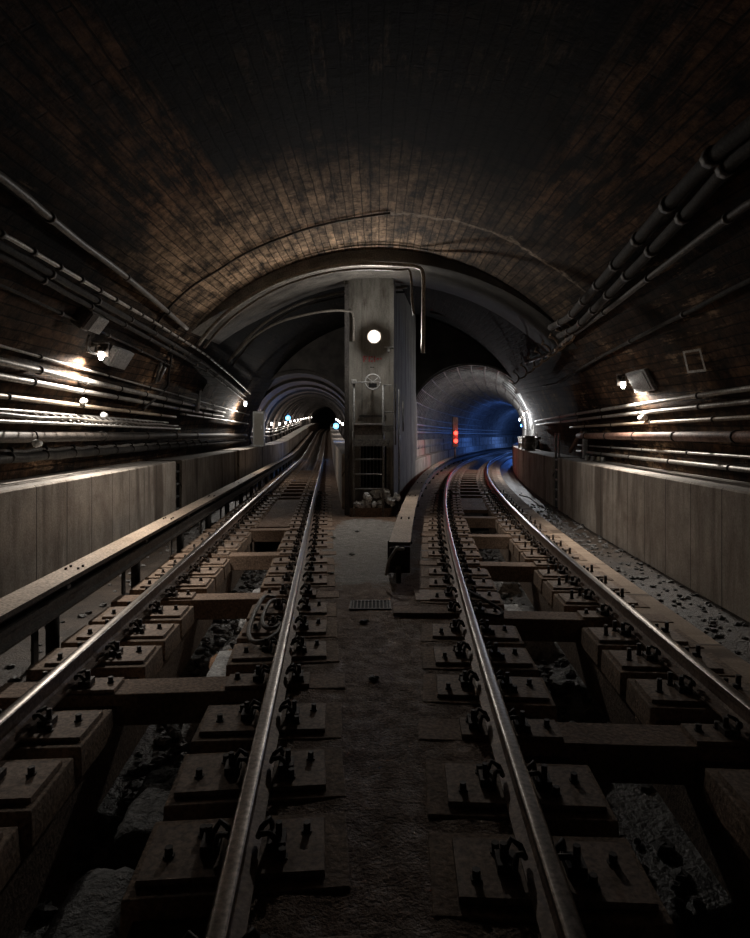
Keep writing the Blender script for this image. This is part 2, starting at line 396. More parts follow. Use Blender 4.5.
mb = MB(); mb.sweep([(-2.1, -.2), (-.74, -.2)], PR, frange(30, 90, 1)); struct(mb, 'floor', 'bed')
for P, a, b, nm_ in ((PL, 12.4, 17.6, 'l'), (PR, 15.2, 18.0, 'r')):  # stretch where the trough is covered
    mb = MB(); mb.sweep([(-.42, -.3), (-.42, -.215), (.42, -.215), (.42, -.3)], P, frange(a, b, .5), None, True, False, True); struct(mb, 'floor', 'floor')

# ------------------------------------------------------------------ structure: vault, benches, walls
NT = 60
def vault(name, t0, t1, ya, yb, mat, step=.5, n=24):
    mb = MB(); ys = frange(ya, yb, step)
    for y in ys:
        for k in range(n+1): mb.v.append(vp(y, t0+(t1-t0)*k/n))
    for i in range(len(ys)-1):
        for k in range(n):
            q = i*(n+1)+k; r = 4.7
            u0, u1 = (t0+(t1-t0)*k/n)*r, (t0+(t1-t0)*(k+1)/n)*r
            mb.face((q, q+1, q+n+2, q+n+1), 0, [(ys[i], u0), (ys[i], u1), (ys[i+1], u1), (ys[i+1], u0)], True)
    return struct(mb, name, mat)
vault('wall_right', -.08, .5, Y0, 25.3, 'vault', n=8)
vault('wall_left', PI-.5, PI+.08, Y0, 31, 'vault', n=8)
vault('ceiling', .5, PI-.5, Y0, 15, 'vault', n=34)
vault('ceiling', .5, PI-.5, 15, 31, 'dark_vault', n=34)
# downstand arch ring in front of the pillar
mb = MB(); ya, yb, n = 12.2, 15.0, 48
ths = [.1+(PI-.2)*k/n for k in range(n+1)]
for y in (ya, yb):
    for ins in (-.05, .24):
        for t in ths: mb.v.append(vp(y, t, ins if ins < 0 else -.05+.29*sm01((t-.3)/1.3)*sm01((2.52-t)/.45)))
N = n+1
for k in range(n):
    mb.face((k, k+1, N+k+1, N+k)); mb.face((N+k, N+k+1, 3*N+k+1, 3*N+k), 0, None, True); mb.face((2*N+k, 3*N+k, 3*N+k+1, 2*N+k+1))
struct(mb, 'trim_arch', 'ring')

def bench(P, off, w_, zt, ya, yb, side, name, zb=-.5, st=.5):
    """face at off, top running w_ back towards the wall"""
    mb = MB(); o1 = off+side*w_
    pr = [(off, zb), (off, zt-.02), (off+side*.02, zt), (o1, zt), (o1, zb)]
    mb.sweep(pr, P, frange(ya, yb, st), [0, 0, 1, 0, 0], True, False, True)
    return struct(mb, name, ['bench', 'bench_top'])
bench(PL, -2.08, .98, 1.07, Y0, 13.2, -1, 'wall_bench_left')
bench(PL, -2.08, .98, 1.07, 13.75, 22.0, -1, 'wall_bench_left')
bench(PL, -2.0, 1.0, 1.09, 22.0, 34, -1, 'wall_bench_left')
bench(PL, -2.03, .98, 1.07, 34, 60, -1, 'wall_bench_left', st=1)
bench(PL, -2.03, .98, 1.07, 60, 140, -1, 'wall_bench_left', st=2)
bench(PL, 1.45, .9, 1.15, 15.2, 60, 1, 'wall_bench_middle', zb=-.3)
bench(PL, 1.45, .9, 1.15, 60, 140, 1, 'wall_bench_middle', zb=-.3, st=2)
bench(PR, 2.1, .95, 1.04, Y0, 16.0, 1, 'wall_bench_right', zb=-.3)
bench(PR, 2.1, .95, 1.04, 16.8, 90, 1, 'wall_bench_right', zb=-.3)
for P, off, a, b, s_ in ((PL, -2.4, 13.1, 13.85, -1), (PR, 2.5, 15.9, 16.9, 1)):   # backs of the two refuge slots
    mb = MB(); mb.sweep([(off, -.5), (off, 1.0), (off+s_*.1, 1.0), (off+s_*.1, -.5)], P, frange(a, b, .4), None, True, False, True); struct(mb, 'wall_recess', 'dark_conc')
mb = MB(); mb.sweep([(-2.05, -.3), (-2.05, .62), (-2.35, .65), (-2.37, 1.38), (-2.7, 1.4), (-2.7, -.3)], PR, frange(23.6, 90, .7), None, True, False, True)
struct(mb, 'wall_bench_middle', 'bench')

# ------------------------------------------------------------------ structure: the two tunnels and their headwalls
def tunnel(P, off, zc, R, ya, yb, st, mat, ribs, rr, name, a0=-.35):
    mb = MB(); ys = frange(ya, yb, st); n = 32
    def pt(y, t, r):
        return on(P, y, off+r*math.cos(t), zc+r*math.sin(t))
    ts = [a0+(PI-2*a0)*k/n for k in range(n+1)]
    for y in ys:
        for t in ts: mb.v.append(pt(y, t, R))
    for i in range(len(ys)-1):
        for k in range(n):
            q = i*(n+1)+k
            mb.face((q, q+1, q+n+2, q+n+1), 0, [(ys[i], ts[k]*R), (ys[i], ts[k+1]*R), (ys[i+1], ts[k+1]*R), (ys[i+1], ts[k]*R)], True)
    y = ya+.03
    while y < yb-.5:                                                # ring flanges of the lining
        o = len(mb.v); wd = rr
        for yy, r in ((y, R+.02), (y, R-rr), (y+wd, R-rr), (y+wd, R+.02)):
            for t in ts: mb.v.append(pt(yy, t, r))
        for j in range(3):
            for k in range(n): q = o+j*(n+1)+k; mb.face((q, q+1, q+n+2, q+n+1), 1)
        y += ribs
    return struct(mb, name, mat)
def headwall(y, P, off, zc, R, xlim, side, thick, name, mat):
    c = on(P, y, off); n = 40; a0 = -.35; mb = MB()
    for k in range(n+1):
        t = a0+(PI-2*a0)*k/n; d = (math.cos(t), math.sin(t))
        L = 12.0
        for i in range(60):                                          # out to the vault or to the pillar
            L = .2*i+R
            X, Z = c[0]+d[0]*L, zc+d[1]*L
            if math.hypot(X-vC(y), Z-ZC) > vRad(y)+.1 or (X-xlim)*side < 0: break
        for r, yy in ((R, y+thick), (R, y), (L, y)):
            mb.v.append((c[0]+d[0]*r, yy, zc+d[1]*r))
    for k in range(n):
        for j in (0, 1): q = 3*k+j; mb.face((q, q+1, q+4, q+3), 0)
    return struct(mb, name, mat)
LT = dict(off=-.25, zc=1.72, R=3.02); RT = dict(off=.1, zc=1.86, R=2.66)
tunnel(PL, LT['off'], LT['zc'], LT['R'], 29.8, 60, 1, ['tunnel', 'dark_conc'], 4.3, .14, 'wall_tunnel_left')
tunnel(PL, LT['off'], LT['zc'], LT['R'], 60, 148, 2, ['tunnel', 'dark_conc'], 4.3, .14, 'wall_tunnel_left')
M['segment'] = grime('cast_segment', (.12, .12, .115), (.3, .29, .27), 2.5, .55, .2, .6, .02)
tunnel(PR, RT['off'], RT['zc'], RT['R'], 25, 90, 1, ['segment', 'segment'], .62, .09, 'wall_tunnel_right')
headwall(29.9, PL, LT['off'], LT['zc'], LT['R'], .3, -1, .5, 'wall_headwall_left', 'dark_conc')
headwall(25.0, PR, RT['off'], RT['zc'], RT['R'], 1.2, 1, .4, 'wall_headwall_right', 'dark_conc')
for P, yy, cx in ((PL, 149, None), (PR, 91, None)):                  # far ends, out of sight round the curves
    c = on(P, yy, 0, 1.8); mb = MB().box(c, (7, .2, 8)); struct(mb, 'wall_far', 'black')
mb = MB()                                                          # longitudinal flanges of the right tunnel's segments
for k in range(15):
    t = .02+(PI-.04)*k/14; r = RT['R']-.045
    mb.sweep([(RT['off']+(r-.045)*math.cos(t-.006), RT['zc']+(r-.045)*math.sin(t-.006)), (RT['off']+(r-.045)*math.cos(t+.006), RT['zc']+(r-.045)*math.sin(t+.006)),
              (RT['off']+(r+.05)*math.cos(t+.006), RT['zc']+(r+.05)*math.sin(t+.006)), (RT['off']+(r+.05)*math.cos(t-.006), RT['zc']+(r+.05)*math.sin(t-.006))], PR, frange(25.05, 60, 1), None, True)
struct(mb, 'trim_segment_flanges', 'segment')

# ------------------------------------------------------------------ pillar between the tracks
pillar = thing('concrete_pillar', 'tall grey concrete pillar between the two tracks, where the tunnels split', 'pillar', (0, 14.2, -.2))
PX0, PX1, PF = -.69, .42, 14.2
def lp(mb): mb.v = [(x, y-14.2, z+.2) for x, y, z in mb.v]; return mb
mb = MB()
NX0, NX1, NZ0, NZ1 = -.34, .28, .38, 1.42                            # recess in the front face
xs = [PX0, NX0, NX1, PX1]; zs = [-.22, NZ0, NZ1, 5.6]
for z in zs:
    for x in xs: mb.v.append((x, PF, z))
for j in range(3):
    for i in range(3):
        if (i, j) == (1, 1): continue
        q = j*4+i; mb.face((q, q+1, q+5, q+4), 0, [(xs[i]+.2, zs[j]), (xs[i+1]+.2, zs[j]), (xs[i+1]+.2, zs[j+1]), (xs[i]+.2, zs[j+1])])
o = len(mb.v)
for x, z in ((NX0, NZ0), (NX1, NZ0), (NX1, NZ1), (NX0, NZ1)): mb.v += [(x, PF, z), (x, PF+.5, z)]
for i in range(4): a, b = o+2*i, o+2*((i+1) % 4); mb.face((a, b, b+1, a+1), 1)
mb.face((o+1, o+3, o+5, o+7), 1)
side_r = [(PX1, PF), (.72, 17.0), (1.14, 20.8), (1.58, 24.2), (2.1, 30.5)]
side_l = [(PX0, PF), (PX0, 15.2), (-.75, 18), (-.2, 30.5)]
for sd in (side_r, side_l):
    o = len(mb.v); d = 0
    for (x, y) in sd: mb.v += [(x, y, -.22), (x, y, 6.9)]
    for i in range(len(sd)-1):
        L = math.dist(sd[i], sd[i+1]); mb.face((o+2*i, o+2*i+2, o+2*i+3, o+2*i+1), 0, [(d, 0), (d+L, 0), (d+L, 7.1), (d, 7.1)]); d += L
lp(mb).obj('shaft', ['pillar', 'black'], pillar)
mb = MB().box((-.64, PF-.05, 2.4), (.1, .12, 5.3)); lp(mb).obj('corner_strip', 'dark_conc', pillar)
mb = MB().box((PX1-.03, PF-.012, 2.4), (.08, .03, 5.3)); lp(mb).obj('corner_strip', 'pillar', pillar)
mb = MB().box((-.06, PF-.02, 2.05), (.62, .03, .05)); lp(mb).obj('ledge', 'dark_conc', pillar)
mb = MB().box((-.1, PF-.2, -.1), (.92, .42, .2)); lp(mb).obj('plinth', 'bed', pillar, .01)
# faded red stencilled marks, too worn to read
mb = MB()
for (a, b, c, d) in ((-.255, 3.36, .03, .14), (-.215, 3.415, .07, .03), (-.22, 3.36, .05, .025), (-.13, 3.36, .035, .13), (-.075, 3.405, .05, .04), (-.075, 3.31, .05, .04), (-.01, 3.36, .035, .13), (.06, 3.36, .06, .05), (.13, 3.365, .05, .03)):
    mb.box((a, PF-.003, b), (c, .006, d))
lp(mb).obj('red_stencil', 'redpaint', pillar)['label'] = 'faded red stencilled marks'
mb = MB().box((-.04, PF-.004, 3.3-.13), (.035, .006, .02)).box((-.09, PF-.004, 3.3-.13), (.035, .006, .02)); lp(mb).obj('small_mark', 'black', pillar)

# gate of bars in the recess
g = thing('barred_gate', 'dark steel gate of upright bars closing the recess low in the pillar', 'gate', (-.03, PF-.05, NZ0))
mb = MB()
for x in (-.31, .31): mb.box((x, 0, .52), (.035, .035, 1.06))
for z in (.02, 1.03): mb.box((0, 0, z), (.62, .035, .035))
mb.obj('gate_frame', 'cage', g)
for k in range(7): MB().tube([(-.24+.08*k, 0, .03), (-.24+.08*k, 0, 1.02)], .009, 6).obj('bar', 'cage', g)
MB().box((.05, -.03, 1.1), (.62, .05, .07)).obj('top_rail', 'dark_conc', g)

# ladder and platform
ld = thing('steel_ladder', 'grey steel ladder with raised handrails standing in front of the concrete pillar', 'ladder', (-.13, PF-.42, -.2))
LX = (-.34, .31)
for x, zt in ((LX[0], 3.02), (LX[1], 2.92)):
    MB().tube([(x, 0, 0), (x, 0, zt)], .026, 8).obj('side_rail', 'cage', ld)
for z in (.28, .62, .95, 1.28, 1.6): MB().tube([(LX[0], 0, z), (LX[1], 0, z)], .018, 8).obj('rung', 'cage', ld)
MB().tube([(LX[0]-.03, 0, 2.98), (LX[0]+.33, 0, 3.0)], .014, 8).obj('top_bar', 'paint', ld)
MB().tube([(LX[1], 0, 2.92), (LX[1]+.28, .02, 2.94), (LX[1]+.28, .02, 1.6)], .018, 8).obj('handrail', 'cage', ld)
MB().tube([(LX[1]+.36, .16, 2.85), (LX[1]+.36, .16, .1)], .018, 8).obj('handrail', 'cage', ld)
MB().tube([(LX[1]+.46, .3, 2.6), (LX[1]+.46, .3, 1.9)], .018, 8).obj('handrail', 'cage', ld)
MB().tube([(LX[1], 0, 2.32), (LX[1]+.28, .02, 2.34)], .014, 8).obj('brace', 'cage', ld)
MB().box((LX[0], 0, 3.0), (.12, .1, .1)).obj('bracket', 'paint', ld, .01)
pf = thing('steel_platform', 'small grey steel landing plate fixed across the ladder on the pillar', 'platform', (-.13, PF-.3, 1.78))
MB().box((-.02, 0, .08), (.62, .36, .03)).obj('deck_plate', 'paint', pf, .004)
MB().box((-.02, -.15, -.05), (.62, .03, .22)).obj('fascia', 'steel_dark', pf)
MB().box((.42, -.02, -.02), (.26, .3, .16)).obj('step_box', 'cage', pf, .005)
MB().box((.05, -.14, -.33), (.78, .04, .16)).obj('lower_beam', 'cage', pf, .005)
# round wheel on the pillar
wl = thing('valve_wheel', 'pale ring wheel with crossed spokes on the pillar above the ladder', 'wheel', (-.05, PF-.3, 2.81))
MB().torus((0, 0, 0), .17, .016, 'y', n=28, seg=8).obj('rim', 'paint', wl)
for a in (.7, -.7, PI/2*0): MB().tube([(-.17*math.cos(a), 0, -.17*math.sin(a)), (.17*math.cos(a), 0, .17*math.sin(a))], .008, 6).obj('spoke', 'paint', wl)
MB().tube([(0, 0, 0), (0, .3, 0)], .02, 8).obj('spindle', 'steel_dark', wl)
MB().prism([(-.09, -.01), (.09, -.01), (0, .01)], -.12, -.03).obj('hub_plate', 'black', wl)

# pillar floodlight
fl = thing('flood_lamp', 'brilliant white lamp high on the front of the concrete pillar', 'lamp', (-.02, PF-.02, 3.78))
MB().tube([(0, .02, .14), (0, -.3, .16), (0, -.44, .06)], .018, 8).obj('bracket', 'steel_dark', fl)
MB().tube([(0, -.4, 0), (0, -.46, 0), (0, -.58, 0)], .1, 16, rr=[.05, .11, .15]).obj('housing', 'steel_dark', fl)
MB().ball((0, -.56, 0), .13, sq=(1, .4, 1), n=16, k=10).obj('lens', 'e_white', fl)
def plight(name, loc, p, col, parent=None, r=.05):
    l = bpy.data.lights.new(name, 'POINT'); l.energy = p; l.color = col; l.shadow_soft_size = r
    o = bpy.data.objects.new(name, l); COL.objects.link(o); o.location = loc
    if parent: o.parent = parent
    return o
l = bpy.data.lights.new('lamp_light', 'SPOT'); l.energy = P_PILLAR; l.color = (1, .95, .88); l.shadow_soft_size = .08; l.spot_size = math.radians(172); l.spot_blend = .35
o = bpy.data.objects.new('lamp_light', l); COL.objects.link(o); o.parent = fl; o.location = (0, -.68, 0); o.rotation_euler = (-PI/2+math.radians(14), 0, 0)
plight('lamp_light', (0, -.72, 0), 34, (1, .96, .9), fl, .1)
mb = MB().box((.31, PF-.06, 3.62), (.2, .12, .02)).box((.31, PF-.03, 3.57), (.05, .06, .08)); tag(mb.obj('wall_bracket', 'paint'), 'small pale bracket on the pillar just right below its lamp', 'bracket')

# litter at the foot of the ladder
for k in range(12):
    x = -.36+.075*k+random.uniform(-.04, .04); r = random.uniform(.06, .11)
    big = k in (5, 8, 9)
    mb = MB().ball((0, 0, 0), r*(1.25 if big else 1), 0, 9, 6, .35, (1.2, 1, .8))
    o = mb.obj('crumpled_bag', 'white'); o.location = (x, PF-.36+random.uniform(-.1, .12), .06+(.16 if k % 3 == 2 else 0)+(.08 if big else 0)+r*.2); o.rotation_euler = (random.random()*3,)*3
    tag(o, 'crumpled pale bag in the litter heaped at the foot of the pillar ladder', 'litter', 'litter at the pillar foot')

# ------------------------------------------------------------------ rails
def rail(P, off, ya, yb, label, st=.4):
    t = thing('running_rail', label, 'rail', on(P, max(ya, 0), off, -.17), 0, None)
    ys = frange(ya, min(yb, 60), st)+(frange(61, yb, 1.5) if yb > 60 else [])
    L = t.location
    def loc(mb): mb.v = [(x-L.x, y-L.y, z-L.z) for x, y, z in mb.v]; return mb
    body = [(-.072, -.17), (-.072, -.158), (-.02, -.14), (-.009, -.12), (-.009, -.05), (-.034, -.038), (-.036, -.012), (.036, -.012), (.034, -.038), (.009, -.05), (.009, -.12), (.02, -.14), (.072, -.158), (.072, -.17)]
    loc(MB().sweep([(a+off, z) for a, z in body], P, ys, None, True, False, True)).obj('rail_body', 'rail', t)
    hd = [(-.0365, -.014), (-.035, -.004), (-.024, 0), (.024, 0), (.035, -.004), (.0365, -.014)]
    loc(MB().sweep([(a+off, z) for a, z in hd], P, ys, None, True, True, True)).obj('rail_head', 'head', t)['label'] = 'bright worn rail head'
    return t
rail(PL, -G, -2, 146, 'left hand rail of the left track, beside the covered third rail')
rail(PL, G, -2, 146, 'right hand rail of the left track, beside the centre floor')
rail(PR, -G, -2, 88, 'left hand rail of the right track, curving away beside the centre floor')
rail(PR, G, -2, 88, 'right hand rail of the right track, along the pale concrete strip')

# ------------------------------------------------------------------ ties
def hexa(mb, x, y, z, r, h, m=0):
    mb.tube([(x, y, z), (x, y, z+h)], r, 6, m); return mb
def clip_mesh():
    mb = MB(); mb.tube([(-.01, -.07, .0), (-.01, -.075, .05), (.0, -.05, .085), (.03, -.02, .07), (.045, 0, .04), (.03, .03, .07), (-.005, .05, .085), (-.03, .035, .05), (-.03, 0, .035)], .013, 6)
    mb.box((-.035, 0, .02), (.08, .1, .04)); mb.tube([(-.045, 0, .03), (-.045, 0, .10)], .016, 6); return mb
def make_tie(kind):
    """x runs across the track, positive towards the trough; z = 0 is the top of the tie"""
    t = thing('half_tie', 'dusty half tie', 'tie', (0, 0, 0))
    MB().box((-.005, 0, -.09), (.91, .52, .18), tap=.008).obj('tie_block', 'tie', t, .008)
    pl = MB().box((.03, 0, .012), (.76, .36, .024), tap=.003).obj('tie_plate', 'plate', t)
    for x, y in ((-.27, -.08), (-.17, .09), (.19, -.09), (.31, .04)):
        hexa(hexa(MB(), x, y, .022, .026, .01), x, y, .03, .018, .035 if kind != 'c' else .085).obj('bolt', 'bolt', pl)
    for sx in (-1, 1):
        c = clip_mesh().obj('rail_clip', 'bolt', pl); c.location = (sx*.105, 0, .022); c.rotation_euler = (0, 0, 0 if sx < 0 else PI)
    return t
def park(o): o.location = (0, -4.5, -.6)
tieA = make_tie('a'); tieC = make_tie('c')
simple = MB().box((-.005, 0, -.09), (.91, .52, .18), tap=.008).box((.07, 0, .012), (.62, .23, .024), tap=.003)
simple.box((.31, .03, .04), (.03, .03, .04)).box((.17, -.05, .04), (.03, .03, .04)).box((-.17, 0, .04), (.03, .03, .04))
simple = simple.mesh('half_tie', ['tie'])
used = set()
SP = .62
cross = {'L': [2.02, 4.5, 6.98, 9.46, 11.94]+[18.14+1.24*k for k in range(12)], 'R': [1.28, 3.76, 6.24, 8.72, 11.2, 13.68]+[18.64+1.24*k for k in range(12)]}
rows = [('L', PL, -G, 0, 'under left rail of left track'), ('L', PL, G, PI, 'under right rail of left track'),
        ('R', PR, -G, 0, 'under left rail of right track'), ('R', PR, G, PI, 'under right rail of right track')]
for key, P, off, rot, where in rows:
    y0 = cross[key][0]-SP; i = 0; y = y0
    while y < 43:
        if not any(abs(y-c) < .1 for c in cross[key]) :
            src = tieC if (key == 'R' and off > 0) else tieA
            L = on(P, y, off, -.192); rz = head(P, y)+rot
            far = y > 19.5
            if not far:
                if id(src) in used: o = copy_tree(src)
                else: o = src; used.add(id(src))
            else:
                o = bpy.data.objects.new('half_tie', simple); COL.objects.link(o)
            o.location = L; o.rotation_euler = (0, 0, rz+random.uniform(-.03, .03))
            if i < 16:
                tag(o, 'dusty half tie %s, %s' % (where, nth(i)), 'tie', 'half ties of the two tracks')
            elif not far: tag(o, 'dusty half tie %s, short of the pillar' % where, 'tie', 'half ties %s' % where)
            else: tag(o, 'distant half tie %s, beyond the pillar foot' % where, 'tie', 'far half ties %s' % where)
            i += 1
        y += SP
def make_cross(n_detail=True):
    t = thing('cross_tie', 'timber cross tie', 'tie', (0, 0, 0))
    MB().box((0, 0, -.11), (2.5, .3, .22), tap=.008).obj('timber', 'tie_side', t, .01)
    for s in (-1, 1):
        q = MB().box((s*G-s*.07, 0, .012), (.6, .23, .024), tap=.003).obj('tie_plate', 'plate', t)
        for x, y in ((s*G+.17, -.06), (s*G-.17, .06), (s*G-s*.3, .02)): hexa(hexa(MB(), x, y, .022, .026, .01), x, y, .03, .018, .035).obj('bolt', 'bolt', q)
        for sx in (-1, 1):
            c = clip_mesh().obj('rail_clip', 'bolt', q); c.location = (s*G+sx*.105, 0, .022); c.rotation_euler = (0, 0, 0 if sx < 0 else PI)
    return t
ct = make_cross(); ct_used = False
sc = MB().box((0, 0, -.11), (2.5, .24, .22), tap=.008).mesh('cross_tie', ['tie_side'])
for key, P, nm_ in (('L', PL, 'left'), ('R', PR, 'right')):
    for i, y in enumerate(cross[key]):
        if y < 17:
            o = ct if not ct_used else copy_tree(ct); ct_used = True
            lab = 'brown timber cross tie bridging the %s track trough, %s' % (nm_, nth(i))
        else:
            o = bpy.data.objects.new('cross_tie', sc); COL.objects.link(o)
            lab = 'small distant cross tie in the ladder of ties far up the %s track' % nm_
        o.location = on(P, y, 0, -.193); o.rotation_euler = (0, 0, head(P, y))
        tag(o, lab, 'tie', 'cross ties of the %s track' % nm_)

# rubble lying in the troughs and along the right bench
def rubble(P, o0, o1, ya, yb, n, z, name, label, r0=.02, r1=.06):
    mb = MB()
    for _ in range(n):
        y = random.uniform(ya, yb); c = on(P, y, random.uniform(o0, o1), z); r = random.uniform(r0, r1)
        mb.ball((c[0], c[1], c[2]+r*.3), r, 0, 5, 4, .3, (1.2, 1, .6))
    tag(mb.obj(name, 'rubble'), label, 'rubble', None, 'stuff')
rubble(PL, -.3, .32, 1.5, 12, 420, -.76, 'loose_rubble', 'loose wet stones and dirt lying in the left track trough')
rubble(PR, -.32, .3, 1.5, 15, 420, -.76, 'loose_rubble', 'loose wet stones and dirt lying in the right track trough')
rubble(PR, 1.45, 2.08, 2.5, 17, 420, -.27, 'ground_debris', 'dirt and small debris along the foot of the right concrete bench', .012, .04)
rubble(PL, -2.0, -1.3, 3, 16, 120, -.5, 'gutter_debris', 'wet dirt and stones in the gutter under the left third rail', .015, .05)
M['sludge'] = grime('pale_dried_sludge', (.28, .28, .28), (.62, .61, .6), 6, .55, 0, 1, .05, 25)
M['dark_sludge'] = grime('dark_sludge_skin', (.05, .05, .05), (.17, .165, .16), 7, .6, 0, 1, .05, 25)
def sludge(P, y, a, b, hl, label, mat='sludge'):
    mb = MB(); n, m_ = 10, 16
    for i in range(m_+1):
        for j in range(n+1):
            u, v = i/m_*2-1, j/n; e = max(0, 1-u**12)*max(0, 1-(2*v-1)**6)
            c = on(P, y+u*hl, a+(b-a)*v, -.80+.24*e+random.uniform(-.014, .014)); mb.v.append(c)
    for i in range(m_):
        for j in range(n): q = i*(n+1)+j; mb.face((q, q+1, q+n+2, q+n+1), 0, None, True)
    tag(mb.obj('dried_sludge', mat), label, 'sludge', 'mounds of sludge in the troughs')
sludge(PL, 8.3, .0, .34, .75, 'pale sludge mound in the left trough beside the looped cables')
sludge(PL, 5.6, -.05, .3, .9, 'pale wet sludge in the left trough in front of the looped cables')
sludge(PL, 3.75, -.12, .3, .42, 'grey sludge in the left trough just nearer than the broad timber tie', 'dark_sludge')
sludge(PL, 2.55, -.2, .26, .72, 'dark grey sludge lowest in the left trough, closest to the camera', 'dark_sludge')
sludge(PR, 7.4, -.3, .3, .8, 'grey sludge between cross ties in the right trough, middle distance')
sludge(PR, 9.9, -.3, .3, .7, 'grey sludge further up the right trough toward the bend')
M['rusty'] = grime('orange_rust_silt', (.2, .09, .03), (.42, .2, .08), 7, .6, 0, .8, .03)
mb = MB().ball((0, 0, 0), .2, 0, 14, 8, .12, (.9, 1.5, .3)); o = mb.obj('rust_silt', 'rusty'); o.location = on(PL, 6.2, .12, -.64); tag(o, 'orange rusty silt in the left trough by the looped cables', 'silt')

# ------------------------------------------------------------------ third rails with cover boards
def third(P, off, ya, yb, label, gap, zt=.27):
    t = thing('third_rail', label, 'third rail', on(P, ya, off, -.27)); L = t.location
    def loc(mb): mb.v = [(x-L.x, y-L.y, z-L.z) for x, y, z in mb.v]; return mb
    ys = frange(ya, yb, .5)
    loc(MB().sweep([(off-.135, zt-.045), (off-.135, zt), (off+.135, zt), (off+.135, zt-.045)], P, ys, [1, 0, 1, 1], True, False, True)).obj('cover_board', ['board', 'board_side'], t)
    s = 1 if off < 0 else -1
    b = [(off-.04, .04), (off-.04, .085), (off-.01, .05), (off-.01, -.03), (off-.06, -.05), (off-.06, -.07), (off+.06, -.07), (off+.06, -.05), (off+.01, -.03), (off+.01, .05), (off+.04, .085), (off+.04, .04)]
    b = [(off-.04, .09), (off+.04, .09), (off+.04, .05), (off+.012, .035), (off+.012, -.03), (off+.06, -.05), (off+.06, -.07), (off-.06, -.07), (off-.06, -.05), (off-.012, -.03), (off-.012, .035), (off-.04, .05)]
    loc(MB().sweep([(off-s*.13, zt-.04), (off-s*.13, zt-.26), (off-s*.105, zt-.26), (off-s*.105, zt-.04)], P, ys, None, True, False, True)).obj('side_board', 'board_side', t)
    loc(MB().sweep(b, P, [y+.15 for y in ys], None, True, False, True)).obj('contact_rail', 'steel_dark', t)
    y = ya+.4; k = 0
    while y < min(yb, 45):
        rz = head(P, y); c = on(P, y, off-s*.16, 0); d = on(P, y, off, 0)
        zb = gap
        mb = MB().box((c[0], c[1], (zb+zt)/2-.03), (.025, .1, zt-zb-.04), rz).box((d[0], d[1], zt-.07), (.3, .08, .03), rz)
        loc(mb).obj('bracket', 'steel_dark', t)
        mb = MB().tube([(d[0], d[1], zb), (d[0], d[1], -.07)], .06, 10); loc(mb).obj('insulator', 'cable', t)
        y += 2.5; k += 1
    y = ya+2.2
    while y < min(yb, 22):
        for a in (-.06, .06):
            for e in (-.06, .06):
                c = on(P, y+a, off+e, zt); loc(MB().tube([c, (c[0], c[1], c[2]+.02)], .013, 6)).obj('board_bolt', 'bolt', t)
        y += 3.7
    return t
third(PL, -1.45, .5, 100, 'covered third rail with pale board top running beside the left bench wall', -.5)
third(PR, -1.47, 7.7, 80, 'covered third rail with pale board top curving left of the right track', -.2)
# rounded end casting of the near end of the right third rail
c = on(PR, 7.66, -1.47, 0)
mb = MB().box((c[0], c[1]-.02, .06), (.26, .05, .32), 0, 0, None, 0).box((c[0]-.02, c[1]-.12, -.1), (.06, .2, .18))
tag(mb.obj('end_casting', 'steel_dark', None, .01), 'dark steel end piece closing the near end of the right third rail', 'rail end')
o = MB().tube([at(386, 575, 7.4), at(389, 560, 7.5), at(396, 549, 7.55), at(404, 549, 7.6)], .02, 8).obj('bare_cable', 'paint'); tag(o, 'short pale bent cable at the near end of the right third rail', 'cable')

# ------------------------------------------------------------------ things on the centre floor
g = thing('drain_grate', 'small dark slotted drain grate set in the centre floor', 'grate', (-.05, 6.62, -.197))
mb = MB()
for s in (-1, 1): mb.box((s*.21, 0, .004), (.02, .32, .014)).box((0, s*.16, .004), (.44, .02, .014))
mb.obj('frame', 'steel_dark', g)
MB().box((0, 0, -.0), (.42, .31, .004)).obj('sump', 'black', g)
for k in range(10): MB().box((-.18+.04*k, 0, .005), (.012, .3, .012)).obj('slat', 'steel_dark', g)
o = MB().box((0, 0, 0), (.95, .24, .03)).obj('timber_plank', 'tie', None, .005); o.location = (.66, 6.3, -.17); o.rotation_euler = (0, 0, -.03)
tag(o, 'flat timber plank lying on the centre floor right of the drain grate', 'plank')
o = MB().box((0, 0, 0), (.34, .45, .014)).obj('cover_plate', 'plate', None, .003); o.location = (.62, 7.0, -.188); tag(o, 'square steel cover plate on the floor just beyond the timber plank', 'plate')
for k, (px, Y) in enumerate(((333, 10.9), (352, 9.4), (331, 8.1), (364, 6.0), (374, 4.6), (357, 11.6))):
    o = MB().ball((0, 0, 0), .035, 0, 7, 5, .3, (1.3, 1, .5)).obj('stone_chip', 'rubble'); o.location = ((px-375)/F*Y, Y, -.185)
    tag(o, 'tiny stone chip lying on the dusty centre floor', 'stone', 'stone chips on the centre floor')

def gp(px, py, z):
    y = (HC-z)*F/(py-HOR); return ((px-375)/F*y, y, z)
def loops(pts, r, mat, name, label, cat='cable', n=6, group=None):
    """smooth cable through points"""
    P = [Vector(p) for p in pts]; out = []
    for i in range(len(P)-1):
        a, b, c, d = P[max(i-1, 0)], P[i], P[i+1], P[min(i+2, len(P)-1)]
        for k in range(n):
            t = k/n; out.append(.5*((2*b)+(c-a)*t+(2*a-5*b+4*c-d)*t*t+(3*b-a-3*c+d)*t**3))
    out.append(P[-1]); return tag(MB().tube(out, r, 8).obj(name, mat), label, cat, group)
loops([gp(276, 598, -0.1), gp(264, 597, -0.07), gp(255, 612, -0.09), gp(249, 630, -0.12), gp(251, 640, -0.13), gp(262, 642, -0.12), gp(276, 634, -0.1), gp(284, 622, -0.08)], .022, 'cable_grey', 'looped_cable', 'outer grey bonding cable looped beside the left track inner rail')
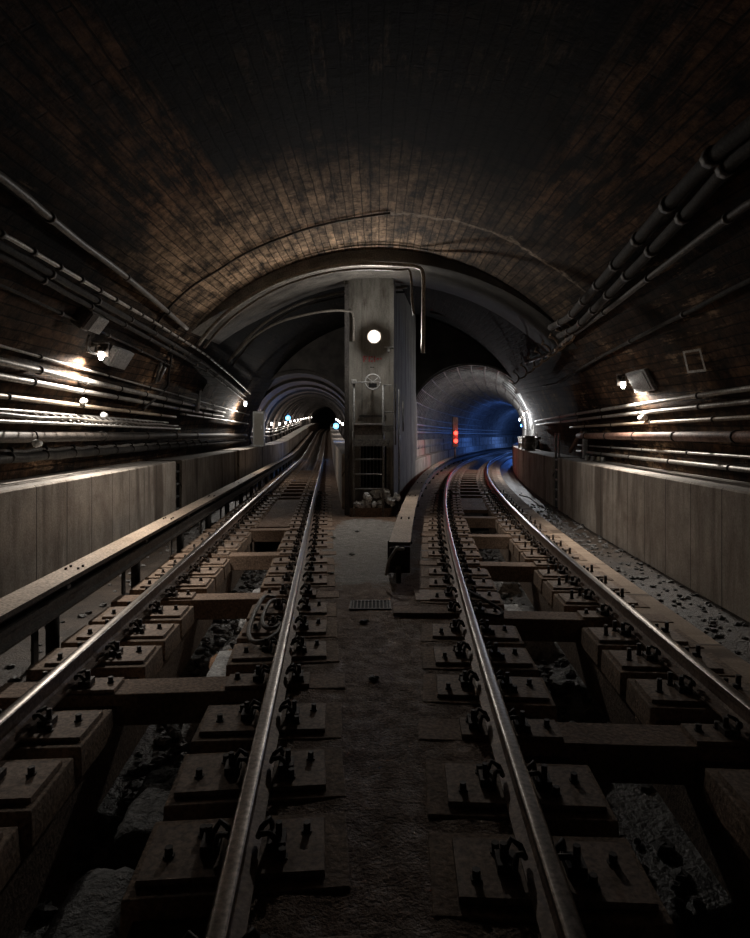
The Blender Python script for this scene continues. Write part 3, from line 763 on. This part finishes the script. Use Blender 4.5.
loops([gp(278, 600, -0.1), gp(270, 602, -0.07), gp(263, 616, -0.09), gp(264, 626, -0.12), gp(274, 628, -0.13), gp(288, 617, -0.12)], .02, 'cable_grey', 'looped_cable', 'inner smaller grey bonding cable loop beside the left track inner rail')
loops([gp(463, 588, -0.1), gp(478, 596, -0.07), gp(492, 604, -0.09), gp(502, 611, -0.12), gp(499, 616, -0.13), gp(480, 613, -0.12), gp(468, 611, -0.1)], .016, 'cable', 'looped_cable', 'black cable looped right of the right track inner rail')
o = MB().ball((0, 0, 0), .06, 0, 8, 6, .4, (1.2, 1, .7)).obj('rag_lump', 'steel_dark'); o.location = on(PL, 6.6, .2, -.6); tag(o, 'dark ragged lump beside the orange silt in the left trough', 'rag')
loops([at(540, 506, 15.3), at(530, 498, 16.4), at(520, 495, 17.2), at(521, 493, 17.9)], .02, 'pipe', 'bent_pipe', 'thin bent pipe lying on the floor left of the right bench wall', 'pipe')

# ------------------------------------------------------------------ pipes and cables on the walls
def wall_run(side, z, ya, yb, r, mat, name, label, inset=.1, cat='pipe', clips=1.6, sag=0, st=.5, clipmat='cable', cliplen=.03):
    pts = []
    for y in frange(ya, yb, st):
        zz = z-sag*math.sin(PI*((y/clips) % 1)) if sag else z
        pts.append((wallx(y, zz, side, inset), y, zz))
    L = Vector(pts[0]); t = thing(name, label, cat, L)
    MB().tube([Vector(p)-L for p in pts], r, 10).obj('tube' if cat == 'pipe' else 'cable_run', mat, t)
    y = ya+.3+(len(label) % 7)*.1; k = 0
    while clips and y < min(yb, 19):
        c = Vector((wallx(y, z, side, inset), y, z))-L; c2 = Vector((wallx(y+cliplen, z, side, inset), y+cliplen, z))-L
        m = MB().tube([c, c2], r+.012, 10); m.box((c.x+side*inset*.5, c.y+cliplen/2, c.z), (inset*1.1, cliplen, .03))
        m.obj('clamp', clipmat, t); y += clips; k += 1
    return t
LW, RW = -1, 1
wall_run(LW, 2.53, 2, 28, .016, 'pipe', 'wall_conduit', 'thin uppermost conduit just below the left wall lamp', .06, clips=2.3)
wall_run(LW, 2.38, 2, 21, .042, 'pipe', 'wall_pipe', 'upper of the two bright parallel pipes on the left wall', .1, clips=1.45)
wall_run(LW, 2.24, 2, 21, .038, 'pipe', 'wall_pipe', 'lower of the two bright parallel pipes on the left wall', .1, clips=1.45)
wall_run(LW, 2.04, 2, 14.5, .03, 'pipe_tan', 'wall_pipe', 'tan pipe on the left wall below the two bright pipes', .12, clips=2.1)
wall_run(LW, 2.13, 15, 28, .03, 'pipe', 'wall_pipe', 'thin dull pipe at the far end of the left wall before the tunnel', .1, clips=2.2)
wall_run(LW, 1.60, 2, 28, .075, 'steel_dark', 'wall_duct', 'thick dark duct running under the cable rack on the left wall', .16, clips=2.4)
wall_run(LW, 1.36, 2, 28, .06, 'cable', 'wall_cable', 'bundle of dark cable lowest on the left wall above the bench', .16, 'cable', clips=.9, sag=.02, st=.3)
wall_run(LW, 1.44, 2, 28, .03, 'cable_grey', 'wall_cable', 'thinner grey cable strapped above the lowest left wall bundle', .1, 'cable', clips=.9, sag=.03, st=.3)
wall_run(RW, 2.13, 3, 23, .034, 'pipe', 'wall_pipe', 'uppermost of the two bright pipes just under the right wall lamp', .1, clips=2.3)
wall_run(RW, 1.99, 3, 23, .032, 'pipe', 'wall_pipe', 'second bright pipe under the right wall lamp', .1, clips=2.3)
wall_run(RW, 1.82, 3, 16.2, .028, 'pipe_tan', 'wall_pipe', 'tan pipe on the right wall just above the red pipe', .12, clips=2.2)
wall_run(RW, 1.60, 3, 14.6, .068, 'pipe_red', 'wall_pipe', 'thick rust red pipe on the right wall ending at a grey post', .3, clips=1.7)
wall_run(RW, 1.36, 3, 16, .02, 'pipe', 'wall_conduit', 'thin conduit on the right wall below the red pipe', .08, clips=1.9)
wall_run(RW, 1.21, 3, 16, .032, 'pipe', 'wall_pipe', 'grey pipe lowest on the right wall just above the bench', .14, clips=1.9)
# high cables
def vault_run(pxs, r, mat, name, label, inset=.07, clips=1.3, cat='cable', extend=None, group=None, sleeve=None):
    K = [hit(*p) for p in pxs]; K.sort()
    if extend: K = [(extend[0], K[0][1])]+K if extend[0] < K[0][0] else K
    if extend and extend[1] > K[-1][0]: K.append((extend[1], K[-1][1]))
    def th(y):
        for i in range(len(K)-1):
            if y <= K[i+1][0]: break
        (a, b), (c, d) = K[i], K[i+1]; return b+(d-b)*(y-a)/(c-a)
    pts = [Vector(vp(y, th(y), inset)) for y in frange(K[0][0], K[-1][0], .4)]
    L = pts[0].copy(); t = thing(name, label, cat, L, 0, group)
    MB().tube([p-L for p in pts], r, 8).obj('cable_run', mat, t)
    y = K[0][0]+.25
    while clips and y < K[-1][0]-.1:
        a, b = Vector(vp(y, th(y), inset)), Vector(vp(y+(.05 if not sleeve else sleeve), th(y+.05), inset))
        m = MB().tube([a-L, b-L], r+.014, 8); c = Vector(vp(y+.02, th(y), inset*.4)); m.tube([a-L, c-L], .014, 5); m.obj('clamp', 'steel_dark', t); y += clips
    return t
vault_run([(0, 227), (33, 247), (143, 313), (200, 350), (247, 392)], .022, 'pipe', 'high_cable', 'pale dotted conduit, top line of the left haunch cable group', .16, .55, extend=(2, 20))
vault_run([(0, 240), (60, 277), (143, 325), (200, 360), (243, 395)], .036, 'cable', 'high_cable', 'thick black cable under the pale conduit on the left haunch', .12, 1.3, extend=(2, 20))
vault_run([(0, 252), (60, 288), (143, 334), (200, 366), (241, 398)], .03, 'cable', 'high_cable', 'second thick black cable lowest of the left haunch group', .1, 1.3, extend=(2, 20))
vault_run([(0, 172), (10, 180), (40, 207), (75, 236), (110, 262), (148, 294), (183, 325)], .035, 'cable_grey', 'high_hose', 'grey hose snaking high on the left of the vault', .1, 2.2, extend=(3, 11.2))
vault_run([(0, 283), (60, 312), (130, 345), (170, 365)], .016, 'cable', 'high_cable', 'thin black wire above the left wall boxes', .05, 1.6, extend=(2, 12))
vault_run([(727, 138), (686, 183), (640, 237), (610, 272), (575, 312)], .062, 'cable', 'high_cable', 'upper of the two thick bracketed black cables on the right haunch', .14, .95, extend=(2.5, 12.2), sleeve=.1)
vault_run([(750, 140), (703, 195), (655, 247), (620, 283), (583, 322)], .055, 'cable', 'high_cable', 'lower of the two thick bracketed black cables on the right haunch', .14, .95, extend=(2.5, 12.2), sleeve=.1)
vault_run([(750, 199), (700, 237), (617, 302), (553, 351)], .035, 'steel_dark', 'high_pipe', 'dark single pipe below the two thick cables on the right haunch', .1, 2.0, 'pipe', extend=(3, 18))
vault_run([(750, 278), (700, 305), (654, 328), (600, 357), (560, 382)], .026, 'cable', 'high_cable', 'thin dark cable midway up the right side of the vault', .07, 2.0, extend=(3, 18))
# row of cable hooks at the far right haunch
for k in range(8):
    y, th = hit(568-7.5*k, 318+7.5*k); p = vp(y, th, .12); L = Vector(p)
    mb = MB().torus((0, 0, -.2), .2, .026, 'y', -PI*.55, PI*.5, 10, 6).tube([(0, 0, -.02), (.06, 0, .1)], .02, 6)
    o = mb.obj('cable_hook', 'plate'); o.location = p
    tag(o, 'curved steel cable hook hanging in the row high on the right haunch', 'hook', 'cable hooks on the right haunch')
# arched conduits
def arch(pxs, Y, r, mat, label, n=5, name='arched_conduit'):
    return loops([at(a, b, Y) for a, b in pxs], r, mat, name, label, 'conduit', n)
arch([(198, 345), (212, 327), (233, 308), (258, 292), (283, 280), (320, 269), (360, 264), (400, 265), (417, 267), (423, 274), (423.5, 300), (423, 353)], 12.1, .04, 'pipe', 'main pale conduit bending round the arch edge and down beside the pillar')
arch([(204, 348), (218, 331), (238, 313), (262, 297), (286, 285), (322, 274), (360, 269), (398, 270), (410, 272), (412, 300), (414, 315)], 12.05, .025, 'cable_grey', 'thinner conduit hugging the underside of the main arched conduit')
arch([(228, 362), (246, 340), (267, 321), (292, 307), (317, 298), (345, 292), (375, 289), (407, 287)], 14.95, .035, 'cable_grey', 'conduit arching along the rear edge of the concrete ring')
arch([(232, 366), (262, 331), (300, 308), (345, 296), (375, 293), (405, 292)], 14.95, .025, 'cable', 'thin dark conduit below the rear arch conduit')
arch([(232, 358), (252, 338), (275, 324), (300, 316), (327, 311), (346, 311), (353, 315), (353.5, 341)], 14.1, .028, 'pipe', 'thin conduit arching into the top left corner of the pillar')
K = [hit(*p, .03) for p in ((150, 335), (167, 310), (190, 288), (215, 272), (250, 251), (300, 231), (345, 220), (390, 213))]
pts = [vp(y, t, .03) for y, t in K]; loops(pts, .018, 'steel_dark', 'arched_conduit', 'dark conduit arching over the brick joint on the left of the vault', 'conduit')
K = [hit(*p, .03) for p in ((172, 347), (168, 372), (165, 388))]
loops([vp(y, t, .05) for y, t in K]+[(wallx(11.6, 2.1, -1, .18), 11.6, 2.1)], .025, 'cable', 'hanging_cable', 'black cable dropping down the left wall behind the bright pipes', 'cable')
arch([(500, 340), (480, 330), (455, 318), (430, 312)], 21.5, .03, 'steel_dark', 'dim conduit arching over the right tunnel mouth')

# cable rack of the left wall
ra = thing('cable_rack', 'pale steel ladder rack carrying cables along the left wall', 'cable rack', (wallx(3, 1.8, -1, .3), 3, 1.75)); L = Vector(ra.location)
for i, (ins, z) in enumerate(((.42, 1.76), (.12, 1.9))):
    MB().tube([Vector((wallx(y, z, -1, ins), y, z))-L for y in frange(2, 14, .5)], .02, 6).obj('side_rail', 'rack', ra)
for k in range(44):
    y = 2.2+.26*k; a = Vector((wallx(y, 1.76, -1, .42), y, 1.76))-L; b = Vector((wallx(y+.1, 1.9, -1, .12), y+.1, 1.9))-L
    MB().tube([a, b], .013, 5).obj('rung', 'rack', ra)
for j in range(3):
    rr = MB().tube([Vector((wallx(y, 1.8, -1, .2+.08*j), y, 1.83+.01*math.sin(y*3+j)))-L for y in frange(2, 14, .4)], .022, 6)
    rr.obj('carried_cable', 'cable_grey', ra)
for i, (Y, z, ins, lab) in enumerate(((8.8, 2.1, .16, 'white junction piece on the tan pipe below the left wall lamp'), (9.4, 1.92, .3, 'white fitting on the cable rack below the left wall lamp'), (7.4, 1.52, .35, 'small pale fitting on the dark duct low on the left wall'))):
    x = wallx(Y, z, -1, ins); o = MB().tube([(0, -.06, 0), (0, -.03, 0), (0, .05, 0)], .05, 8, rr=[.03, .05, .04]).obj('pipe_fitting', 'white'); o.location = (x, Y, z); tag(o, lab, 'fitting')
o = MB().tube([(0, -.08, 0), (0, .08, 0)], .05, 10).obj('pipe_fitting', 'white'); o.location = (wallx(10.2, 1.9, 1, .16), 10.2, 1.9); tag(o, 'white junction piece on the tan pipe under the right wall lamp', 'fitting')

# boxes on the wall, oriented to the vault
def wallbox(px, py, d, mat, name, label, cat='box', inset=.08, rot=0):
    y, th = hit(px, py, inset); t = thing(name, label, cat, vp(y, th, inset))
    t.rotation_euler = (0, -th, 0) if th < PI/2 else (0, PI-th, 0)
    MB().box((0, 0, 0), (d[0], d[1], d[2])).obj('housing', mat, t, .01)
    s = 1 if px < 375 else -1
    MB().box((s*(d[0]/2+.006), 0, 0), (.012, d[1]*.8, d[2]*.8)).obj('lid', mat, t, .003)
    return t
wallbox(93, 322, (.14, .42, .22), 'paint', 'junction_box', 'pale junction box high on the left wall above the lamp')
wallbox(85, 318, (.16, .2, .26), 'steel_dark', 'relay_box', 'dark box tucked beside the pale junction box on the left wall')
wallbox(119, 358, (.1, .62, .3), 'box', 'junction_box', 'grey panel box right of the left wall lamp')
wallbox(208, 391, (.14, .5, .35), 'paint', 'junction_box', 'bluish pale box near the far end of the left wall')
wallbox(641, 381, (.06, .7, .36), 'box', 'junction_box', 'pale flat panel behind the right wall lamp')
loops([vp(*hit(83, 330), .1), vp(*hit(79, 340), .12), vp(*hit(84, 348), .12), vp(*hit(95, 350), .1)], .018, 'cable', 'hanging_cable', 'short black cable drooping from the box above the left wall lamp')
for (a, b), (c, d), lab in (((159, 362), (153, 381), 'left'), ((163, 366), (156, 380), 'right')):
    K = [hit(a, b), hit(c, d)]; tag(MB().tube([vp(*K[0], .05), vp(*K[1], .05)], .03, 8).obj('wall_strut', 'cage'), 'short slanting steel strut on the left wall, %s of the pair' % lab, 'strut')
# painted square outline on the right wall
mb = MB(); C4 = [hit(*q) for q in ((683, 351), (701, 348), (707, 371), (688, 373))]; cen = (sum(q[0] for q in C4)/4, sum(q[1] for q in C4)/4)
for i in range(4):
    a, b = C4[i], C4[(i+1) % 4]; a2, b2 = [(q[0]+(cen[0]-q[0])*.2, q[1]+(cen[1]-q[1])*.2) for q in (a, b)]
    o = len(mb.v); mb.v += [vp(*q, .008) for q in (a, b, b2, a2)]; mb.face((o, o+1, o+2, o+3))
tag(mb.obj('painted_square', 'chalk'), 'faint white square outline painted on the right vault wall', 'marking')

# ------------------------------------------------------------------ lamps
def bulkhead(loc, side, label, power, mat='e_warm', col=(1, .93, .84), s=1.0, tilt=0, group=None, lightoff=(.06, 0, -.13), r=.04, hood=False):
    """a caged tube lamp hanging from a wall bracket; side = direction out from the wall"""
    t = thing('wall_lamp', label, 'lamp', loc, tilt, group)
    MB().box((-side*.05*s, 0, .12*s), (.06*s, .14*s, .14*s)).obj('wall_base', 'steel_dark', t, .006)
    MB().tube([(-side*.03*s, 0, .14*s), (side*.1*s, 0, .16*s), (side*.1*s, 0, .1*s)], .016*s, 8).obj('bracket', 'steel_dark', t)
    MB().tube([(side*.1*s, 0, .12*s), (side*.1*s, 0, .06*s)], .05*s, 12, rr=[.03*s, .055*s]).obj('socket', 'steel_dark', t)
    MB().tube([(side*.1*s, 0, .06*s), (side*.1*s, 0, 0), (side*.1*s, 0, -.05*s)], .03*s, 12, rr=[.03*s, .04*s, .02*s]).obj('bulb', mat, t)
    if hood:
        MB().box((side*.1*s, .06*s, .1*s), (.16*s, .02, .2*s)).box((side*.1*s, .0, .18*s), (.18*s, .16*s, .012)).obj('hood', 'steel_dark', t)
        l = bpy.data.lights.new('lamp_light', 'SPOT'); l.energy = power; l.color = col; l.shadow_soft_size = r; l.spot_size = math.radians(160); l.spot_blend = .5
        o = bpy.data.objects.new('lamp_light', l); COL.objects.link(o); o.parent = t; o.location = (side*.07*s, -.03, -.1*s)
        o.rotation_euler = Vector((-side*.55, -.15, -1)).to_track_quat('-Z', 'Y').to_euler()
    else: plight('lamp_light', (side*lightoff[0]*s, lightoff[1], lightoff[2]*s), power, col, t, r)
    return t
y, th = hit(95, 357, .12); bulkhead(vp(y, th, .1), 1, 'glowing lamp on the left wall above the bright pipes', P_LEFT, hood=True)
y, th = hit(628, 386, .12); bulkhead(vp(y, th, .1), -1, 'glowing lamp on the right wall above the bright pipes', P_RIGHT, hood=True)
y, th = hit(241, 404, .12); print('farleft', y); bulkhead(vp(y, th, .12), 1, 'glowing lamp on the left wall near the left tunnel mouth', P_LEFT_FAR, 'e_white', s=1.7, lightoff=(.0, -.05, -.2))
# unlit cone shade near the far box
y, th = hit(196, 398, .1); t = thing('lamp_shade', 'unlit pale narrow lamp shade hanging on the far left wall', 'lamp', vp(y, th, .12))
MB().tube([(.1, 0, .2), (0, 0, -.35)], .05, 10, rr=[.03, .06]).obj('shade', 'paint', t); MB().box((.02, 0, .22), (.2, .06, .05)).obj('bracket', 'steel_dark', t)
# portal lamp of the right tunnel
c = on(PR, 26.7, RT['off']+2.3, 2.5); bulkhead(c, -1, 'glowing lamp inside the right tunnel mouth on its right wall', P_PORTAL, 'e_white', (.95, .97, 1), lightoff=(.2, -.1, -.1))
c = on(PR, 31.5, RT['off']+2.35, 2.4); bulkhead(c, -1, 'second glowing lamp farther along the right wall of the right tunnel', P_PORTAL*.6, 'e_white', (.95, .97, 1))
# left tunnel lamps
for i, y in enumerate((36.5, 43, 50, 57, 64, 72, 80, 89, 98, 108, 118, 128)):
    bulkhead(on(PL, y, LT['off']-2.7, 2.35), 1, 'small white lamp on the left wall inside the left tunnel, %s' % nth(i), P_TUNNEL, 'e_small', (1, .9, .8), 1.8, group='lamps along the left tunnel')
for i, y in enumerate((40, 50, 62, 76, 92)):
    bulkhead(on(PL, y, LT['off']+2.7, 2.35), -1, 'small white lamp on the right wall inside the left tunnel, %s' % nth(i), P_TUNNEL, 'e_small', (1, .92, .86), 1.8, group='lamps along the left tunnel')
def blue(loc, label, p, s=1):
    t = thing('blue_light', label, 'lamp', loc)
    MB().ball((0, 0, 0), .1*s, n=14, k=8).obj('globe', 'e_blue', t); MB().tube([(0, 0, .08*s), (0, 0, .22*s)], .04*s, 8).obj('holder', 'steel_dark', t)
    plight('lamp_light', (0, -.25, 0), p, (.08, .32, 1), t, .05)
blue(at(288, 418, 42), 'blue lamp on the left side inside the left tunnel', P_BLUE*1.8, 1.7)
blue(at(336, 426, 44), 'blue lamp on the right side of the left tunnel, next to the pillar edge', P_BLUE*1.8, 2.0)
# right tunnel: blue light round the bend, red signal
c = on(PR, 52, 2.2, 2.4); t = thing('blue_light', 'blue lamp farther round the bend of the right tunnel', 'lamp', c)
MB().ball((0, 0, 0), .1, n=12, k=8).obj('globe', 'e_blue', t); plight('lamp_light', (-.3, -.3, 0), P_BLUE*30, (.08, .25, 1), t)
c = on(PR, 68, 2.2, 2.4); t = thing('blue_light', 'added unseen blue lamp, deepest round the bend of the right tunnel', 'lamp', c)  # added lamp, out of sight, to brighten the far tunnel walls
MB().ball((0, 0, 0), .1, n=12, k=8).obj('globe', 'e_blue', t); plight('lamp_light', (-.3, -.3, 0), P_BLUE*40, (.12, .3, 1), t)
sg = thing('red_signal', 'red lit signal box on the left wall of the right tunnel', 'signal', at(455, 452, 31))
MB().tube([(0, 0, -.3), (0, 0, .3)], .04, 8).obj('post', 'steel_dark', sg)
MB().box((0, 0, 1.0), (.26, .22, 1.5)).obj('signal_case', 'steel_dark', sg, .02)
for z in (.55, .95): MB().tube([(.02, -.11, z), (.02, -.17, z)], .1, 14).obj('lens', 'e_red', sg)
plight('lamp_light', (.25, -.35, .8), P_RED, (1, .04, .03), sg, .08)

# ------------------------------------------------------------------ objects at the right bench
ps = thing('steel_post', 'pale grey upright post at the end of the red pipe on the right bench', 'post', at(585, 459, 15.0))
b0 = Vector(ps.location); ps.location.z = 1.04
MB().box((0, 0, .33), (.1, .1, .66)).obj('upright', 'paint', ps, .008); MB().box((0, 0, .01), (.18, .18, .02)).obj('foot_plate', 'steel_dark', ps)
MB().box((.15, 0, .7), (.5, .12, .06)).obj('cap_arm', 'steel_dark', ps, .01)
for i, (px, c_) in enumerate(((587, 'white'), (593, 'white'), (599, 'cream'), (603, 'white'))):
    y = 14.2-.25*i; x = (px-375)/F*y
    o = MB().tube([(0, 0, 0), (0, 0, .1)], .05, 12, rr=[.05, .045]).obj('small_cup', c_, None, .004); o.location = (x, y, 1.042)
    tag(o, ['white cup standing nearest the grey post on the right bench', 'second white cup from the grey post on the right bench', 'cream cup, third from the grey post on the right bench', 'last white cup in the row on the right bench'][i], 'cup', 'cups on the right bench')
hr = thing('slot_ladder', 'short dark ladder with two raised posts in the right bench gap', 'ladder', on(PR, 16.4, 2.16, -.27), head(PR, 16.4))
for s in (-1, 1): MB().box((0, s*.24, .97), (.05, .05, 1.95)).obj('stile', 'cage', hr)
for k in range(5): MB().tube([(0, -.24, .2+.26*k), (0, .24, .2+.26*k)], .025, 6).obj('rung', 'paint', hr)
hl = thing('slot_ladder', 'short dark ladder set in the gap of the left bench wall', 'ladder', on(PL, 13.48, -2.14, -.5), head(PL, 13.5))
for s in (-1, 1): MB().box((0, s*.2, .75), (.05, .05, 1.5)).obj('stile', 'steel_dark', hl)
for k in range(5): MB().tube([(0, -.2, .25+.27*k), (0, .2, .25+.27*k)], .03, 6).obj('rung', 'cage', hl)
loops([at(570, 452, 15.4), at(574, 445, 15.3), at(579, 436, 15.2), at(583, 432, 15.0)], .05, 'pipe_red', 'pipe_elbow', 'rust red bent pipe end leaning by the grey post', 'pipe')
# equipment at the tunnel mouths
for k, (off, y, h, lab) in enumerate(((2.45, 24.2, .55, 'nearest pale steel drum on the right bench at the tunnel mouth'), (2.45, 25.6, .5, 'second pale steel drum on the right bench inside the tunnel mouth'), (2.4, 27.0, .5, 'third pale steel drum on the right bench, farthest in the tunnel'))):
    c = on(PR, y, off-.12, 1.04); t = thing('steel_drum', lab, 'drum', c, 0, 'drums at the right tunnel mouth')
    MB().tube([(0, 0, 0), (0, 0, h)], .2, 18).obj('shell', 'pipe', t)
    for z in (.02, h*.5, h-.02): MB().torus((0, 0, z), .2, .015, 'z', n=18, seg=6).obj('hoop', 'paint', t)
cb = thing('equipment_cabinet', 'tall grey cabinet on the left bench beside the left tunnel mouth', 'cabinet', (*at(259, 445, 28)[:2], 1.09))
MB().box((0, 0, .8), (.5, .4, 1.6)).obj('body', 'cage', cb, .02); MB().box((.02, -.21, .8), (.4, .03, 1.4)).obj('door', 'pillar', cb, .01)
MB().tube([(.15, -.24, .8), (.15, -.24, .95)], .015, 6).obj('handle', 'paint', cb)
# pipes inside the tunnels
for off, z, r, P, ya, yb, mat, lab in ((LT['off']-2.72, 2.0, .05, PL, 30, 90, 'pipe', 'upper pipe along the left wall inside the left tunnel'), (LT['off']-2.75, 1.8, .06, PL, 30, 90, 'pipe', 'middle pipe along the left wall inside the left tunnel'), (LT['off']-2.78, 1.5, .08, PL, 30, 90, 'steel_dark', 'lowest dark pipe along the left wall inside the left tunnel'),
                                      (RT['off']-2.5, 2.1, .05, PR, 26, 80, 'pipe', 'upper pipe along the left wall inside the right tunnel'), (RT['off']-2.5, 1.75, .06, PR, 26, 80, 'pipe', 'lower pipe along the left wall inside the right tunnel'), (RT['off']+2.5, 1.5, .06, PR, 23.4, 80, 'pipe', 'pipe along the right wall inside the right tunnel')):
    tag(MB().tube([on(P, y, off, z) for y in frange(ya, yb, 1)], r, 8).obj('tunnel_pipe', mat), lab, 'pipe')
# cable hoops on the right tunnel lining near its mouth
for k in range(5):
    y = 25.4+k*1.1; pts = [on(PR, y, RT['off']+(RT['R']-.12)*math.cos(t), RT['zc']+(RT['R']-.12)*math.sin(t)) for t in [0+1.0*i/8 for i in range(9)]]
    tag(MB().tube(pts, .03, 6).obj('lining_conduit', 'paint'), 'pale curved conduit on the right haunch of the right tunnel, %s' % nth(k), 'conduit', 'curved conduits in the right tunnel')
